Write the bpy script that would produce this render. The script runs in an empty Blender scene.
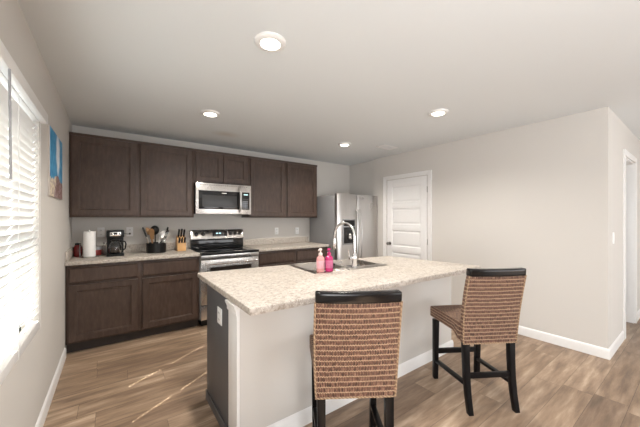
import bpy, bmesh, math, random
from mathutils import Vector, Matrix
random.seed(7)
S = bpy.context.scene
COL = S.collection
PI = math.pi
H = 2.44          # ceiling height
R = 4.248         # right wall
YC = -3.768       # return wall plane

# ------------------------------------------------------------ camera, world, lights
cd = bpy.data.cameras.new('camera'); cam = bpy.data.objects.new('camera', cd); COL.objects.link(cam)
cd.sensor_width = 36; cd.sensor_fit = 'HORIZONTAL'; cd.lens = 284.4/640*36; cd.shift_y = 5.0/640
cd.clip_start = .02
cam.location = (.382, -4.35, 1.358); cam.rotation_euler = (PI/2, 0, -math.radians(36.057))
S.camera = cam
S.view_settings.view_transform = 'Standard'; S.view_settings.look = 'None'
S.view_settings.gamma = 1; S.view_settings.use_curve_mapping = False
S.view_settings.exposure = 0.12

w = bpy.data.worlds.new('daylight'); S.world = w; w.use_nodes = True
bg = w.node_tree.nodes['Background']; bg.inputs[0].default_value = (.93, .97, 1, 1); bg.inputs[1].default_value = 1.8

def light(name, kind, loc, rot, energy, color=(1, 1, 1), **k):
    l = bpy.data.lights.new(name, kind); l.energy = energy; l.color = color
    for a, b in k.items(): setattr(l, a, b)
    o = bpy.data.objects.new(name, l); COL.objects.link(o); o.location = loc; o.rotation_euler = rot
    return o
sd = Vector((1, .62, -1.177*1.28))
sun = light('sun', 'SUN', (-4, -6, 6), (0, 0, 0), 30, (1, .95, .86), angle=math.radians(.35))
sun.rotation_euler = sd.to_track_quat('-Z', 'Y').to_euler()
# fill lamps added outside unseen openings behind the camera, tilted up
light('rear_fill', 'AREA', (3.9, -8.25, 1.1), (PI/2+.2, 0, 0), 92, (.985, .985, 1), shape='RECTANGLE', size=4.6, size_y=2.3)
light('side_fill', 'AREA', (-.2, -5.3, 1.25), (0, -PI/2-.35, 0), 95, (.97, .98, 1), shape='RECTANGLE', size=1.4, size_y=2.0)

# ------------------------------------------------------------ materials
class NT:
    def __init__(s, name):
        m = bpy.data.materials.new(name); m.use_nodes = True; s.m = m; s.t = m.node_tree
        s.b = s.t.nodes['Principled BSDF']; s.out = s.t.nodes['Material Output']
    def n(s, typ, ins=None, **k):
        nd = s.t.nodes.new(typ)
        for a, b in k.items(): setattr(nd, a, b)
        for a, b in (ins or {}).items():
            if isinstance(b, bpy.types.NodeSocket): s.t.links.new(b, nd.inputs[a])
            else: nd.inputs[a].default_value = b
        return nd
    def set(s, **k):
        for a, b in k.items():
            a = a.replace('_', ' ')
            if isinstance(b, bpy.types.NodeSocket): s.t.links.new(b, s.b.inputs[a])
            else: s.b.inputs[a].default_value = b
    def math(s, op, a, b=0.0, c=0.0):
        return s.n('ShaderNodeMath', {0: a, 1: b, 2: c}, operation=op).outputs[0]
    def coords(s, scale=(1, 1, 1), kind='Object', rot=(0, 0, 0)):
        tc = s.n('ShaderNodeTexCoord')
        return s.n('ShaderNodeMapping', {'Vector': tc.outputs[kind], 'Scale': scale, 'Rotation': rot}).outputs[0]
    def noise(s, vec, scale, detail=2, rough=.5):
        return s.n('ShaderNodeTexNoise', {'Vector': vec, 'Scale': scale, 'Detail': detail, 'Roughness': rough}).outputs[0]
    def ramp(s, fac, stops):
        r = s.n('ShaderNodeValToRGB', {0: fac}); e = r.color_ramp.elements
        while len(e) < len(stops): e.new(.5)
        for el, (p, c) in zip(e, stops): el.position = p; el.color = (*c, 1)
        return r.outputs[0]
    def mix(s, fac, a, b, mode='MIX'):
        nd = s.n('ShaderNodeMix', data_type='RGBA', blend_type=mode)
        for i, v in ((0, fac), (6, a), (7, b)):
            if isinstance(v, bpy.types.NodeSocket): s.t.links.new(v, nd.inputs[i])
            else: nd.inputs[i].default_value = v if i == 0 else (*v, 1)
        return nd.outputs[2]
    def bump(s, h, strength=.2, dist=.01):
        s.set(Normal=s.n('ShaderNodeBump', {'Height': h, 'Strength': strength, 'Distance': dist}).outputs[0])

def plain(name, c, rough=.5, metal=0., var=.06, bump=0., nscale=30, **k):
    t = NT(name); v = t.noise(t.coords(), nscale, 3)
    col = t.mix(v, tuple(x*(1-var) for x in c), tuple(min(1, x*(1+var)) for x in c))
    t.set(Base_Color=col, Roughness=rough, Metallic=metal, **k)
    if bump: t.bump(v, bump, .002)
    return t.m

def wallpaint(name, c):
    t = NT(name); co = t.coords()
    v = t.noise(co, 1.3, 2); f = t.noise(co, 160, 2)
    t.set(Base_Color=t.mix(v, tuple(x*.985 for x in c), tuple(x*1.015 for x in c)), Roughness=.75)
    t.bump(f, .12, .002); return t.m

def ceiling_paint():
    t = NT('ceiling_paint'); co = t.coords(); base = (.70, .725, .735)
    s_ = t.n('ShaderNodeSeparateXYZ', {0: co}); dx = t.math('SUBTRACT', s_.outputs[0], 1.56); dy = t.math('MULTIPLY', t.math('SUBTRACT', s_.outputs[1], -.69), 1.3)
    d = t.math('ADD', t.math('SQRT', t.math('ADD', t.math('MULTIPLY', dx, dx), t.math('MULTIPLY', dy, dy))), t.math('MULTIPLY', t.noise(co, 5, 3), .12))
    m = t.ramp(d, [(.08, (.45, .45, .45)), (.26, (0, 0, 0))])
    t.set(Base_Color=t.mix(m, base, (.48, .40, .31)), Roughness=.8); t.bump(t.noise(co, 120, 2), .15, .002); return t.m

def brushed(name, c, rough=.3, axis=0, metal=1.):
    t = NT(name); sc = [220, 220, 220]; sc[axis] = 2.5
    v = t.noise(t.coords(tuple(sc)), 1, 2); big = t.noise(t.coords(), 3, 2)
    col = t.mix(v, tuple(x*.9 for x in c), tuple(min(1, x*1.08) for x in c))
    t.set(Base_Color=col, Metallic=metal, Roughness=t.math('MULTIPLY_ADD', big, .12, rough-.06))
    t.bump(v, .05, .0005); return t.m

def cabinet_wood():
    t = NT('stained_cabinet_wood')
    g = t.noise(t.coords((14, 14, 3.5)), 2.2, 6, .65); b = t.noise(t.coords(), 2.6, 3)
    col = t.ramp(g, [(.30, (.034, .023, .019)), (.5, (.055, .038, .031)), (.70, (.084, .060, .049))])
    col = t.mix(t.math('MULTIPLY', b, .55), col, (.105, .062, .044))
    t.set(Base_Color=col, Roughness=.36, Specular_IOR_Level=.32); t.bump(g, .06, .001); return t.m

def laminate():
    t = NT('speckled_laminate'); co = t.coords()
    a = t.noise(co, 48, 4, .65); b = t.noise(co, 95, 3, .6); c = t.noise(co, 14, 3, .5); d = t.noise(co, 150, 2, .5)
    col = t.ramp(a, [(.33, (.25, .21, .175)), (.46, (.41, .36, .31)), (.6, (.53, .485, .435))])
    m1 = t.ramp(b, [(.58, (0, 0, 0)), (.66, (1, 1, 1))])
    col = t.mix(t.math('MULTIPLY', m1, .38), col, (.27, .215, .17))
    m2 = t.ramp(d, [(.6, (0, 0, 0)), (.68, (1, 1, 1))])
    col = t.mix(t.math('MULTIPLY', m2, .55), col, (.86, .83, .77))
    m3 = t.ramp(c, [(.5, (0, 0, 0)), (.72, (1, 1, 1))])
    col = t.mix(t.math('MULTIPLY', m3, .3), col, (.50, .42, .34))
    t.set(Base_Color=col, Roughness=.46); return t.m

def plank_floor():
    t = NT('wood_plank_floor'); tc = t.n('ShaderNodeTexCoord')
    sep = t.n('ShaderNodeSeparateXYZ', {0: tc.outputs['Object']}); X, Y = sep.outputs[0], sep.outputs[1]
    PW, PL = .182, 1.22
    ry = t.math('DIVIDE', Y, PW); row = t.math('FLOOR', ry)
    wr = t.n('ShaderNodeTexWhiteNoise', {'W': row}, noise_dimensions='1D').outputs[0]
    xs = t.math('ADD', t.math('DIVIDE', X, PL), t.math('MULTIPLY', wr, 7.3)); colm = t.math('FLOOR', xs)
    idv = t.n('ShaderNodeCombineXYZ', {0: row, 1: colm}).outputs[0]
    wn = t.n('ShaderNodeTexWhiteNoise', {'Vector': idv}, noise_dimensions='3D'); rnd = wn.outputs[0]
    off = t.n('ShaderNodeCombineXYZ', {0: t.math('MULTIPLY_ADD', X, 1.0, t.math('MULTIPLY', rnd, 31)), 1: t.math('MULTIPLY', Y, 7.0), 2: t.math('MULTIPLY', rnd, 9)}).outputs[0]
    g = t.noise(off, 2.2, 6, .62)
    off2 = t.n('ShaderNodeCombineXYZ', {0: t.math('MULTIPLY_ADD', X, 3.0, t.math('MULTIPLY', rnd, 17)), 1: t.math('MULTIPLY', Y, 60.0), 2: rnd}).outputs[0]
    fg = t.noise(off2, 2.0, 3, .6)
    base = t.ramp(g, [(.30, (.14, .09, .056)), (.44, (.27, .185, .125)), (.56, (.40, .29, .205)), (.70, (.58, .46, .355))])
    tint = t.ramp(rnd, [(0, (.60, .54, .49)), (.5, (.88, .83, .77)), (1, (1.15, 1.13, 1.10))])
    col = t.mix(1., base, tint, 'MULTIPLY')
    col = t.mix(t.math('MULTIPLY', fg, .35), col, (.30, .235, .18))
    fy = t.math('FRACT', ry); fx = t.math('FRACT', xs)
    ey = t.math('LESS_THAN', t.math('MINIMUM', fy, t.math('SUBTRACT', 1, fy)), .008)
    ex = t.math('LESS_THAN', t.math('MINIMUM', fx, t.math('SUBTRACT', 1, fx)), .0012)
    seam = t.math('MAXIMUM', ey, ex)
    col = t.mix(t.math('MULTIPLY', seam, .6), col, (.05, .034, .024))
    t.set(Base_Color=col, Roughness=t.math('MULTIPLY_ADD', g, .2, .34))
    t.bump(t.math('SUBTRACT', t.math('MULTIPLY', fg, .3), seam), .12, .002)
    return t.m

def wicker():
    # woven with UVs in metres: rows of dark strands tied by paler twisted weft
    t = NT('woven_seagrass'); uv = t.n('ShaderNodeTexCoord').outputs['UV']
    s_ = t.n('ShaderNodeSeparateXYZ', {0: uv}); U, V = s_.outputs[0], s_.outputs[1]
    wob = t.noise(uv, 22, 2); V2 = t.math('ADD', V, t.math('MULTIPLY', t.math('SUBTRACT', wob, .5), .006))
    row = t.math('DIVIDE', V2, .0275); fr = t.math('FRACT', row)
    par = t.math('MULTIPLY', t.math('FRACT', t.math('MULTIPLY', t.math('FLOOR', row), .5)), 2)
    su = t.math('SINE', t.math('ADD', t.math('MULTIPLY', U, 2*PI/.0135), t.math('MULTIPLY', par, PI)))
    tri = t.math('ABSOLUTE', t.math('SUBTRACT', fr, .5))          # .5 at the weft, 0 mid row
    weft = t.ramp(t.math('ADD', tri, t.math('MULTIPLY', su, .07)), [(.36, (0, 0, 0)), (.44, (1, 1, 1))])
    n1 = t.noise(t.n('ShaderNodeMapping', {'Vector': uv, 'Scale': (150, 38, 1)}).outputs[0], 1, 3)
    strand = t.ramp(n1, [(.34, (.035, .015, .010)), (.5, (.14, .066, .042)), (.66, (.30, .17, .115))])
    wcol = t.mix(t.noise(uv, 60, 2), (.40, .27, .17), (.62, .46, .31))
    col = t.mix(weft, strand, wcol)
    t.set(Base_Color=col, Roughness=.6)
    h = t.math('ADD', t.math('MULTIPLY', weft, .7), t.math('MULTIPLY', su, .3))
    t.bump(h, 1.0, .006); return t.m

def painting():
    t = NT('beach_painting'); co = t.coords()
    s_ = t.n('ShaderNodeSeparateXYZ', {0: co}); Y, Z = s_.outputs[1], s_.outputs[2]     # local: y -.3..+.3, z 0..0.52
    nz = t.noise(co, 9, 4); nz2 = t.noise(t.coords((1, 14, 5)), 3, 4)
    Zw = t.math('MULTIPLY_ADD', t.math('SUBTRACT', nz, .5), .22, Z)
    sky = t.ramp(nz2, [(.3, (.02, .17, .40)), (.5, (.045, .30, .56)), (.68, (.22, .52, .72))])
    dx = t.math('SUBTRACT', Y, .06); dz = t.math('MULTIPLY', t.math('SUBTRACT', Z, .375), .62)
    d = t.math('ADD', t.math('SQRT', t.math('ADD', t.math('MULTIPLY', dx, dx), t.math('MULTIPLY', dz, dz))), t.math('MULTIPLY', t.math('SUBTRACT', nz, .5), .12))
    cloud = t.ramp(d, [(.07, (1, 1, 1)), (.12, (0, 0, 0))])
    col = t.mix(cloud, sky, (.72, .78, .84))
    low = t.math('LESS_THAN', Zw, .15)
    ground = t.mix(t.math('GREATER_THAN', t.math('ADD', Y, t.math('MULTIPLY', t.math('SUBTRACT', nz, .5), .3)), -.08), (.72, .62, .47), (.20, .11, .10))
    ground = t.mix(t.math('GREATER_THAN', t.noise(co, 30, 3), .55), ground, (.40, .30, .30))
    col = t.mix(low, col, ground)
    t.set(Base_Color=col, Roughness=.5); return t.m

def glass(name, c=(1, 1, 1), rough=0.):
    t = NT(name); t.set(Base_Color=(*c, 1), Roughness=rough, IOR=1.45, Transmission_Weight=1.); return t.m

def pane():
    t = NT('window_glass')
    tr = t.n('ShaderNodeBsdfTransparent', {0: (.96, .98, .98, 1)}); gl = t.n('ShaderNodeBsdfGlossy', {'Roughness': .02})
    mx = t.n('ShaderNodeMixShader', {0: .06}); t.t.links.new(tr.outputs[0], mx.inputs[1]); t.t.links.new(gl.outputs[0], mx.inputs[2])
    t.t.links.new(mx.outputs[0], t.out.inputs[0]); return t.m

def slatmat():
    t = NT('white_blind_slat')
    v = t.noise(t.coords(), 12, 2); c = t.mix(v, (.86, .86, .85), (.90, .90, .89))
    df = t.n('ShaderNodeBsdfDiffuse', {0: c}); tl = t.n('ShaderNodeBsdfTranslucent', {0: c})
    mx = t.n('ShaderNodeMixShader', {0: .12}); t.t.links.new(df.outputs[0], mx.inputs[1]); t.t.links.new(tl.outputs[0], mx.inputs[2])
    t.t.links.new(mx.outputs[0], t.out.inputs[0]); return t.m

def emit(name, c, s):
    t = NT(name); t.set(Base_Color=(*c, 1), Emission_Color=(*c, 1), Emission_Strength=s); return t.m

M = dict(
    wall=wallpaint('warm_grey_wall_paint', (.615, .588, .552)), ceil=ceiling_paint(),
    white=plain('white_trim_paint', (.80, .79, .775), .35, var=.02), door=plain('white_door_paint', (.80, .79, .78), .38, var=.02),
    cab=cabinet_wood(), kick=plain('dark_toe_kick', (.035, .026, .022), .5), lam=laminate(), floor=plank_floor(),
    steel=brushed('brushed_stainless_steel', (.60, .575, .55), .27, 0), steelv=brushed('brushed_stainless_upright', (.58, .565, .555), .30, 2),
    grey=plain('grey_appliance_side', (.27, .27, .275), .45, var=.04), blackgl=plain('black_glass', (.012, .012, .013), .07, var=0),
    black=plain('black_plastic', (.010, .010, .010), .3, var=.1, Specular_IOR_Level=.25), chrome=plain('chrome', (.82, .82, .82), .1, 1., var=.01),
    nickel=plain('satin_nickel', (.42, .40, .38), .25, 1., var=.02), sink=brushed('sink_steel', (.52, .48, .44), .28, 0),
    blkwood=plain('black_lacquered_wood', (.006, .005, .005), .30, var=.3, nscale=12, Specular_IOR_Level=.14),
    rail=plain('glossy_black_rail', (.006, .005, .005), .16, var=.3, nscale=12, Specular_IOR_Level=.35), wick=wicker(),
    islandgrey=plain('charcoal_island_panel', (.085, .084, .09), .45, var=.1, nscale=6), plate=plain('white_plastic_plate', (.85, .85, .84), .35, var=.01),
    slot=plain('outlet_slot', (.05, .05, .05), .5), paper=plain('paper_towel', (.86, .85, .83), .9, var=.03, bump=.3, nscale=90),
    red=plain('dark_red_enamel', (.20, .022, .02), .25, var=.25, nscale=40), redlab=plain('red_packaging', (.50, .07, .06), .4, var=.3, nscale=35),
    beech=plain('pale_knife_block_wood', (.62, .36, .15), .4, var=.2, nscale=9), spoon=plain('wooden_spoon_wood', (.36, .20, .09), .55, var=.25, nscale=20),
    pink=plain('pale_pink_soap', (.62, .29, .28), .2, var=.12), magenta=plain('magenta_soap', (.45, .018, .13), .2, var=.12),
    pump=plain('cream_pump_plastic', (.85, .70, .64), .3, var=.02), maglab=plain('magenta_bottle_label', (.50, .12, .24), .4, var=.3, nscale=60), lab=plain('pink_bottle_label', (.66, .34, .38), .4, var=.15, nscale=70),
    glass=glass('clear_glass'), pane=pane(), slat=slatmat(), art=painting(), canvas=plain('canvas_edge', (.60, .55, .50), .7),
    lamp=emit('lamp_lens', (1, .93, .82), 9), disp=emit('clock_digits', (.55, .85, .9), 1.2), wand=plain('clear_grey_wand', (.30, .30, .31), .3),
    burner=plain('cooktop_ring', (.06, .06, .062), .15, var=0), knob=plain('dark_knob', (.03, .027, .026), .35), oven=plain('smoked_oven_glass', (.022, .018, .016), .06, var=0),
    mesh=plain('microwave_window', (.045, .045, .045), .3, var=.05, Specular_IOR_Level=.3), steel2=plain('utensil_steel', (.62, .62, .60), .22, 1., var=.02), coffee=plain('dark_coffee', (.03, .015, .01), .15),
)

# ------------------------------------------------------------ mesh helpers
class MB:
    def __init__(s): s.bm = bmesh.new()
    def box(s, x0, x1, y0, y1, z0, z1):
        v = [s.bm.verts.new(p) for p in ((x0, y0, z0), (x1, y0, z0), (x1, y1, z0), (x0, y1, z0), (x0, y0, z1), (x1, y0, z1), (x1, y1, z1), (x0, y1, z1))]
        for f in ((0, 3, 2, 1), (4, 5, 6, 7), (0, 1, 5, 4), (1, 2, 6, 5), (2, 3, 7, 6), (3, 0, 4, 7)): s.bm.faces.new([v[i] for i in f])
        return s
    def tube(s, pts, rad, n=12, caps=True, squash=None):
        pts = [Vector(p) for p in pts]; rad = rad if isinstance(rad, (list, tuple)) else [rad]*len(pts)
        rings = []; up = None
        for i, p in enumerate(pts):
            d = (pts[min(i+1, len(pts)-1)]-pts[max(i-1, 0)]).normalized()
            if up is None:
                up = Vector((0, 0, 1)) if abs(d.z) < .9 else Vector((0, 1, 0))
            a = d.cross(up).normalized(); up = a.cross(d).normalized()
            sq = squash or 1
            rings.append([s.bm.verts.new(p+(a*math.cos(2*PI*k/n)+up*sq*math.sin(2*PI*k/n))*rad[i]) for k in range(n)])
        for A, Bq in zip(rings, rings[1:]):
            for k in range(n): s.bm.faces.new((A[k], A[(k+1) % n], Bq[(k+1) % n], Bq[k]))
        if caps: s.bm.faces.new(rings[0][::-1]); s.bm.faces.new(rings[-1])
        return s
    def lathe(s, prof, c=(0, 0, 0), n=24, axis='Z'):
        rings = []
        for r, h in prof:
            ring = []
            for k in range(n):
                a = 2*PI*k/n; x, y, z = r*math.cos(a), r*math.sin(a), h
                if axis == 'Y': x, y, z = x, -z, y
                if axis == 'X': x, y, z = -z, x, y
                ring.append(s.bm.verts.new((c[0]+x, c[1]+y, c[2]+z)))
            rings.append(ring)
        for A, Bq in zip(rings, rings[1:]):
            for k in range(n): s.bm.faces.new((A[k], A[(k+1) % n], Bq[(k+1) % n], Bq[k]))
        s.bm.faces.new(rings[0][::-1]); s.bm.faces.new(rings[-1]); return s
    def bar(s, p0, p1, w0, d0, w1=None, d1=None, side=Vector((1, 0, 0))):
        p0, p1 = Vector(p0), Vector(p1); w1 = w1 or w0; d1 = d1 or d0
        d = (p1-p0).normalized(); a = (side-d*side.dot(d)).normalized(); b = d.cross(a)
        q = []
        for p, w_, dd in ((p0, w0, d0), (p1, w1, d1)):
            q += [s.bm.verts.new(p+a*sx*w_/2+b*sy*dd/2) for sx, sy in ((-1, -1), (1, -1), (1, 1), (-1, 1))]
        for f in ((0, 3, 2, 1), (4, 5, 6, 7), (0, 1, 5, 4), (1, 2, 6, 5), (2, 3, 7, 6), (3, 0, 4, 7)): s.bm.faces.new([q[i] for i in f])
        return s
    def prism(s, pts, z0, z1):
        a = [s.bm.verts.new((x, y, z0)) for x, y in pts]; b = [s.bm.verts.new((x, y, z1)) for x, y in pts]
        n = len(pts); s.bm.faces.new(a[::-1]); s.bm.faces.new(b)
        for i in range(n): s.bm.faces.new((a[i], a[(i+1) % n], b[(i+1) % n], b[i]))
        return s
    def xform(s, m): bmesh.ops.transform(s.bm, matrix=m, verts=s.bm.verts); return s
    def build(s, name, mat, parent=None, bevel=0, smooth=False, seg=2, loc=None):
        bm = s.bm; bmesh.ops.recalc_face_normals(bm, faces=bm.faces)
        if bevel:
            es = [e for e in bm.edges if len(e.link_faces) == 2 and e.calc_face_angle(0) > .6]
            bmesh.ops.bevel(bm, geom=es, offset=bevel, segments=seg, affect='EDGES', profile=.6, clamp_overlap=True)
        me = bpy.data.meshes.new(name); bm.to_mesh(me); bm.free()
        if smooth or bevel:
            for p in me.polygons: p.use_smooth = True
            me.set_sharp_from_angle(angle=math.radians(42))
        me.materials.append(M[mat] if isinstance(mat, str) else mat)
        o = bpy.data.objects.new(name, me); COL.objects.link(o)
        if parent: o.parent = parent
        if loc: o.location = loc
        return o

def tag(o, label, cat, group=None):
    o['label'] = label; o['category'] = cat
    if group: o['group'] = group
    return o
def thing(name, label, cat, loc=(0, 0, 0), rz=0, group=None):
    o = bpy.data.objects.new(name, None); o.empty_display_size = .1; COL.objects.link(o); o.location = loc; o.rotation_euler = (0, 0, rz)
    return tag(o, label, cat, group)
def struct(o): o['kind'] = 'structure'; return o
def copy_thing(root, loc, label):
    def rec(o, par):
        c = o.copy(); COL.objects.link(c); c.parent = par
        for ch in [q for q in bpy.data.objects if q.parent == o]: rec(ch, c)
        return c
    r = rec(root, None); r.location = loc; r['label'] = label; return r

# ------------------------------------------------------------ the room
struct(MB().box(-.15, 7.2, -8.2, .15, -.08, 0).build('floor', 'floor'))
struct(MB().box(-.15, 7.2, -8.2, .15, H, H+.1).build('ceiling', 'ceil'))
W1 = (-3.25, -1.825, .66, 2.015)      # window_1 opening y0,y1,z0,z1
W1C = (W1[0]+W1[1])/2
W3 = (-6.3, -4.3, .66, 2.06)
b = MB(); T = -.15
ys = [-8.2, W3[0], W3[1], W1[0], W1[1], .15]
b.box(T, 0, ys[0], ys[1], 0, H).box(T, 0, ys[2], ys[3], 0, H).box(T, 0, ys[4], ys[5], 0, H)
for q in (W1, W3): b.box(T, 0, q[0], q[1], 0, q[2]).box(T, 0, q[0], q[1], q[3], H)
struct(b.build('wall_left', 'wall'))
struct(MB().box(0, R+.05, 0, .15, 0, H).build('wall_back', 'wall'))
# right wall: nook beside the refrigerator, then the long wall with its outer corner
struct(MB().box(R+.05, R+.17, -.72, .15, 0, H).box(R, R+.17, YC, -.72, 0, H).build('wall_right', 'wall'))
D2 = (5.09, 5.85, 2.075)
struct(MB().box(R+.17, D2[0], YC, YC+.12, 0, H).box(D2[1], 7.2, YC, YC+.12, 0, H).box(D2[0], D2[1], YC, YC+.12, D2[2], H).build('wall_hall', 'wall'))
struct(MB().box(7.0, 7.2, -8.2, YC, 0, H).build('wall_east', 'wall'))
struct(MB().box(R+.17, 7.2, -2.2, -2.08, 0, H).build('wall_bedroom', 'wall'))
P = (1.6, 6.2, 0.02, 2.2)
struct(MB().box(0, P[0], -8.2, -8.05, 0, H).box(P[1], 7.0, -8.2, -8.05, 0, H).box(P[0], P[1], -8.2, -8.05, P[3], H).build('wall_rear', 'wall'))

def baseboard(name, x0, y0, x1, y1, nx, ny):
    # profile swept between two points, (nx,ny) points into the room
    prof = [(0, 0), (.014, 0), (.014, .075), (.011, .088), (.005, .096), (0, .1)]
    b = MB(); A = [b.bm.verts.new((x0+nx*d, y0+ny*d, z)) for d, z in prof]; Bq = [b.bm.verts.new((x1+nx*d, y1+ny*d, z)) for d, z in prof]
    n = len(prof); b.bm.faces.new(A); b.bm.faces.new(Bq[::-1])
    for i in range(n): b.bm.faces.new((A[i], A[(i+1) % n], Bq[(i+1) % n], Bq[i]))
    return struct(b.build(name, 'white', smooth=True))
baseboard('baseboard_left', 0, -8.05, 0, -.64, 1, 0)
baseboard('baseboard_right', R, YC-.014, R, -1.90, -1, 0)
baseboard('baseboard_hall', R, YC, D2[0]-.075, YC, 0, -1)
baseboard('baseboard_hall_end', D2[1]+.075, YC, 7.0, YC, 0, -1)
baseboard('baseboard_bedroom', R+.17, -2.2, 7.0, -2.2, 0, -1)

# window_1: frame, glass, blind
wr = struct(bpy.data.objects.new('window_1', None)); COL.objects.link(wr); wr.location = (-.10, W1C, W1[2])
hw = (W1[1]-W1[0])/2; hh = W1[3]-W1[2]
b = MB()
for y0, y1, z0, z1 in ((-hw, -hw+.05, 0, hh), (hw-.05, hw, 0, hh), (-hw, hw, 0, .05), (-hw, hw, hh-.05, hh), (-hw, hw, .66, .70)):
    b.box(-.03, .02, y0, y1, z0, z1)
b.build('window_frame', 'white', wr, .003)
MB().box(-.008, -.004, -hw+.04, hw-.04, .04, hh-.04).build('window_pane', 'pane', wr)
bl = thing('window_blind', 'white horizontal slat blind hanging in the left wall window', 'window blind', (-.014, W1C, W1[2]))
hb = hw-.012
b = MB(); b.box(.0185, .055, -hb-.03, hb+.03, hh-.045, hh+.02).box(-.03, .018, -hb, hb, hh-.045, hh-.004); b.build('head_rail', 'white', bl, .006)
ang = math.radians(58); SW = .050; pitch = .0432; holes = (hb-.06, hb-.555, -hb+.10); hr = .0235
ns = int((hh-.075-.05)/pitch)
def slat_bm():
    b = MB(); xs = [-SW/2, -.0095, .0095, SW/2]; edges = [-hb]
    for c in sorted(holes): edges += [c-hr*.5, c+hr*.5]
    edges.append(hb)
    def P3(u, y, o):       # u across the slat: room side edge up
        arch = .003*(1-(2*u/SW)**2)
        return (u*math.cos(ang)-(arch+o)*math.sin(ang), y, u*math.sin(ang)+(arch+o)*math.cos(ang))
    us = [-SW/2, -.0175, -.009, 0, .009, .0175, SW/2]; th = .0022
    grid = {}
    def vt(i, j, o):
        k = (i, j, o)
        if k not in grid: grid[k] = b.bm.verts.new(P3(us[i], edges[j], th if o else 0))
        return grid[k]
    cells = [(i, j) for i in range(len(us)-1) for j in range(len(edges)-1) if not (j % 2 == 1 and us[i] >= -.0176 and us[i+1] <= .0176)]
    cs = set(cells)
    for i, j in cells:
        for o in (0, 1):
            f = [vt(i, j, o), vt(i+1, j, o), vt(i+1, j+1, o), vt(i, j+1, o)]; b.bm.faces.new(f)
        for (a, c), nb in ((((i, j), (i+1, j)), (i, j-1)), (((i+1, j), (i+1, j+1)), (i+1, j)), (((i+1, j+1), (i, j+1)), (i, j+1)), (((i, j+1), (i, j)), (i-1, j))):
            if nb not in cs: b.bm.faces.new((vt(*a, 0), vt(*c, 0), vt(*c, 1), vt(*a, 1)))
    return b
s0 = slat_bm().build('slat', 'slat', bl)
s0.location = (0, 0, hh-.075-.03)
for k in range(1, ns):
    c = s0.copy(); COL.objects.link(c); c.parent = bl; c.location = (0, 0, hh-.075-.03-k*pitch)
b = MB(); b.box(-.026, .020, -hb, hb, .004, .056); b.build('bottom_rail', 'white', bl, .004)
for y in holes:
    for x in (.030, -.030): MB().tube([(x, y, .02), (x, y, hh-.05)], .0011, 6).build('ladder_cord', 'white', bl)
MB().tube([(.062, -.165, hh-.06), (.066, -.167, hh-.50)], .0045, 8).build('tilt_wand', 'wand', bl, smooth=True)

w3 = struct(bpy.data.objects.new('unseen_window_2', None)); COL.objects.link(w3); w3.location = (-.1, -5.3, W3[2])  # unseen window added in the left wall to let the side fill in
b = MB()
for y0, y1, z0, z1 in ((-1, -.95, 0, hh), (.95, 1, 0, hh), (-.03, .03, 0, hh), (-1, 1, 0, .05), (-1, 1, hh-.05, hh)): b.box(-.03, .02, y0, y1, z0, z1)
b.build('window_frame', 'white', w3)
w4 = struct(bpy.data.objects.new('unseen_window_3', None)); COL.objects.link(w4); w4.location = (3.9, -8.12, 0)  # unseen rear opening, added to admit the rear fill lamp
b = MB()
for x0, x1, z0, z1 in ((-2.3, -2.22, 0, 2.2), (2.22, 2.3, 0, 2.2), (-.05, .05, 0, 2.2), (-2.3, 2.3, 2.12, 2.2), (-2.3, 2.3, 0, .06)): b.box(x0, x1, -.03, .03, z0, z1)
b.build('window_frame', 'white', w4)

# door_1: pantry door with five recessed panels, in the right wall
d1 = struct(bpy.data.objects.new('door_1', None)); COL.objects.link(d1); d1.location = (R, -1.425, 0)
def casing(name, parent, x, y0, y1, zt, wdt=.062, t=.018):
    b = MB(); b.box(x-t, x, y0-wdt, y0, 0, zt+wdt).box(x-t, x, y1, y1+wdt, 0, zt+wdt).box(x-t, x, y0, y1, zt, zt+wdt)
    b.box(x-t-.006, x-t+.002, y0-wdt, y0-wdt+.014, 0, zt+wdt).box(x-t-.006, x-t+.002, y1+wdt-.014, y1+wdt, 0, zt+wdt).box(x-t-.006, x-t+.002, y0-wdt, y1+wdt, zt+wdt-.014, zt+wdt)
    return b.build(name, 'white', parent, .002)
casing('door_frame', d1, 0, -.405, .405, 2.025)
dw, dh = .385, 1.99
b = MB(); zs = [.02, .16]; ph = (dh-.14-.12-4*.10)/5
st = .105
b.box(-.012, 0, -dw, -dw+st, .012, 2.012).box(-.012, 0, dw-st, dw, .012, 2.012)
z = .012; b.box(-.012, 0, -dw+st, dw-st, z, z+.15); z += .15
pan = []
for k in range(5):
    pan.append((z, z+ph)); z += ph
    b.box(-.012, 0, -dw+st, dw-st, z, z+(.10 if k < 4 else 2.012-z)); z += .10
db = b.build('door_slab', 'door', d1, .002)
for z0, z1 in pan:
    q = MB(); y0, y1 = -dw+st, dw-st
    v = []
    for ins, x in ((0, -.0115), (.010, -.0005), (.026, -.0005), (.040, -.007)):
        v.append([q.bm.verts.new(p) for p in ((x, y0+ins, z0+ins), (x, y1-ins, z0+ins), (x, y1-ins, z1-ins), (x, y0+ins, z1-ins))])
    for A, Bq in zip(v, v[1:]):
        for k in range(4): q.bm.faces.new((A[k], A[(k+1) % 4], Bq[(k+1) % 4], Bq[k]))
    q.bm.faces.new(v[-1]); q.build('door_panel', 'door', d1)
b = MB(); b.lathe([(.032, 0.0), (.032, .006), (.012, .012), (.011, .035), (.024, .042), (.029, .055), (.024, .068), (.008, .073)], (-.012, .325, .93), 20, 'X'); b.build('door_knob', 'nickel', d1, smooth=True)
for z in (.25, 1.0, 1.8): MB().tube([(-.012, -.395, z-.045), (-.012, -.395, z+.045)], .005, 8).build('hinge', 'nickel', d1, smooth=True)

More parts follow.
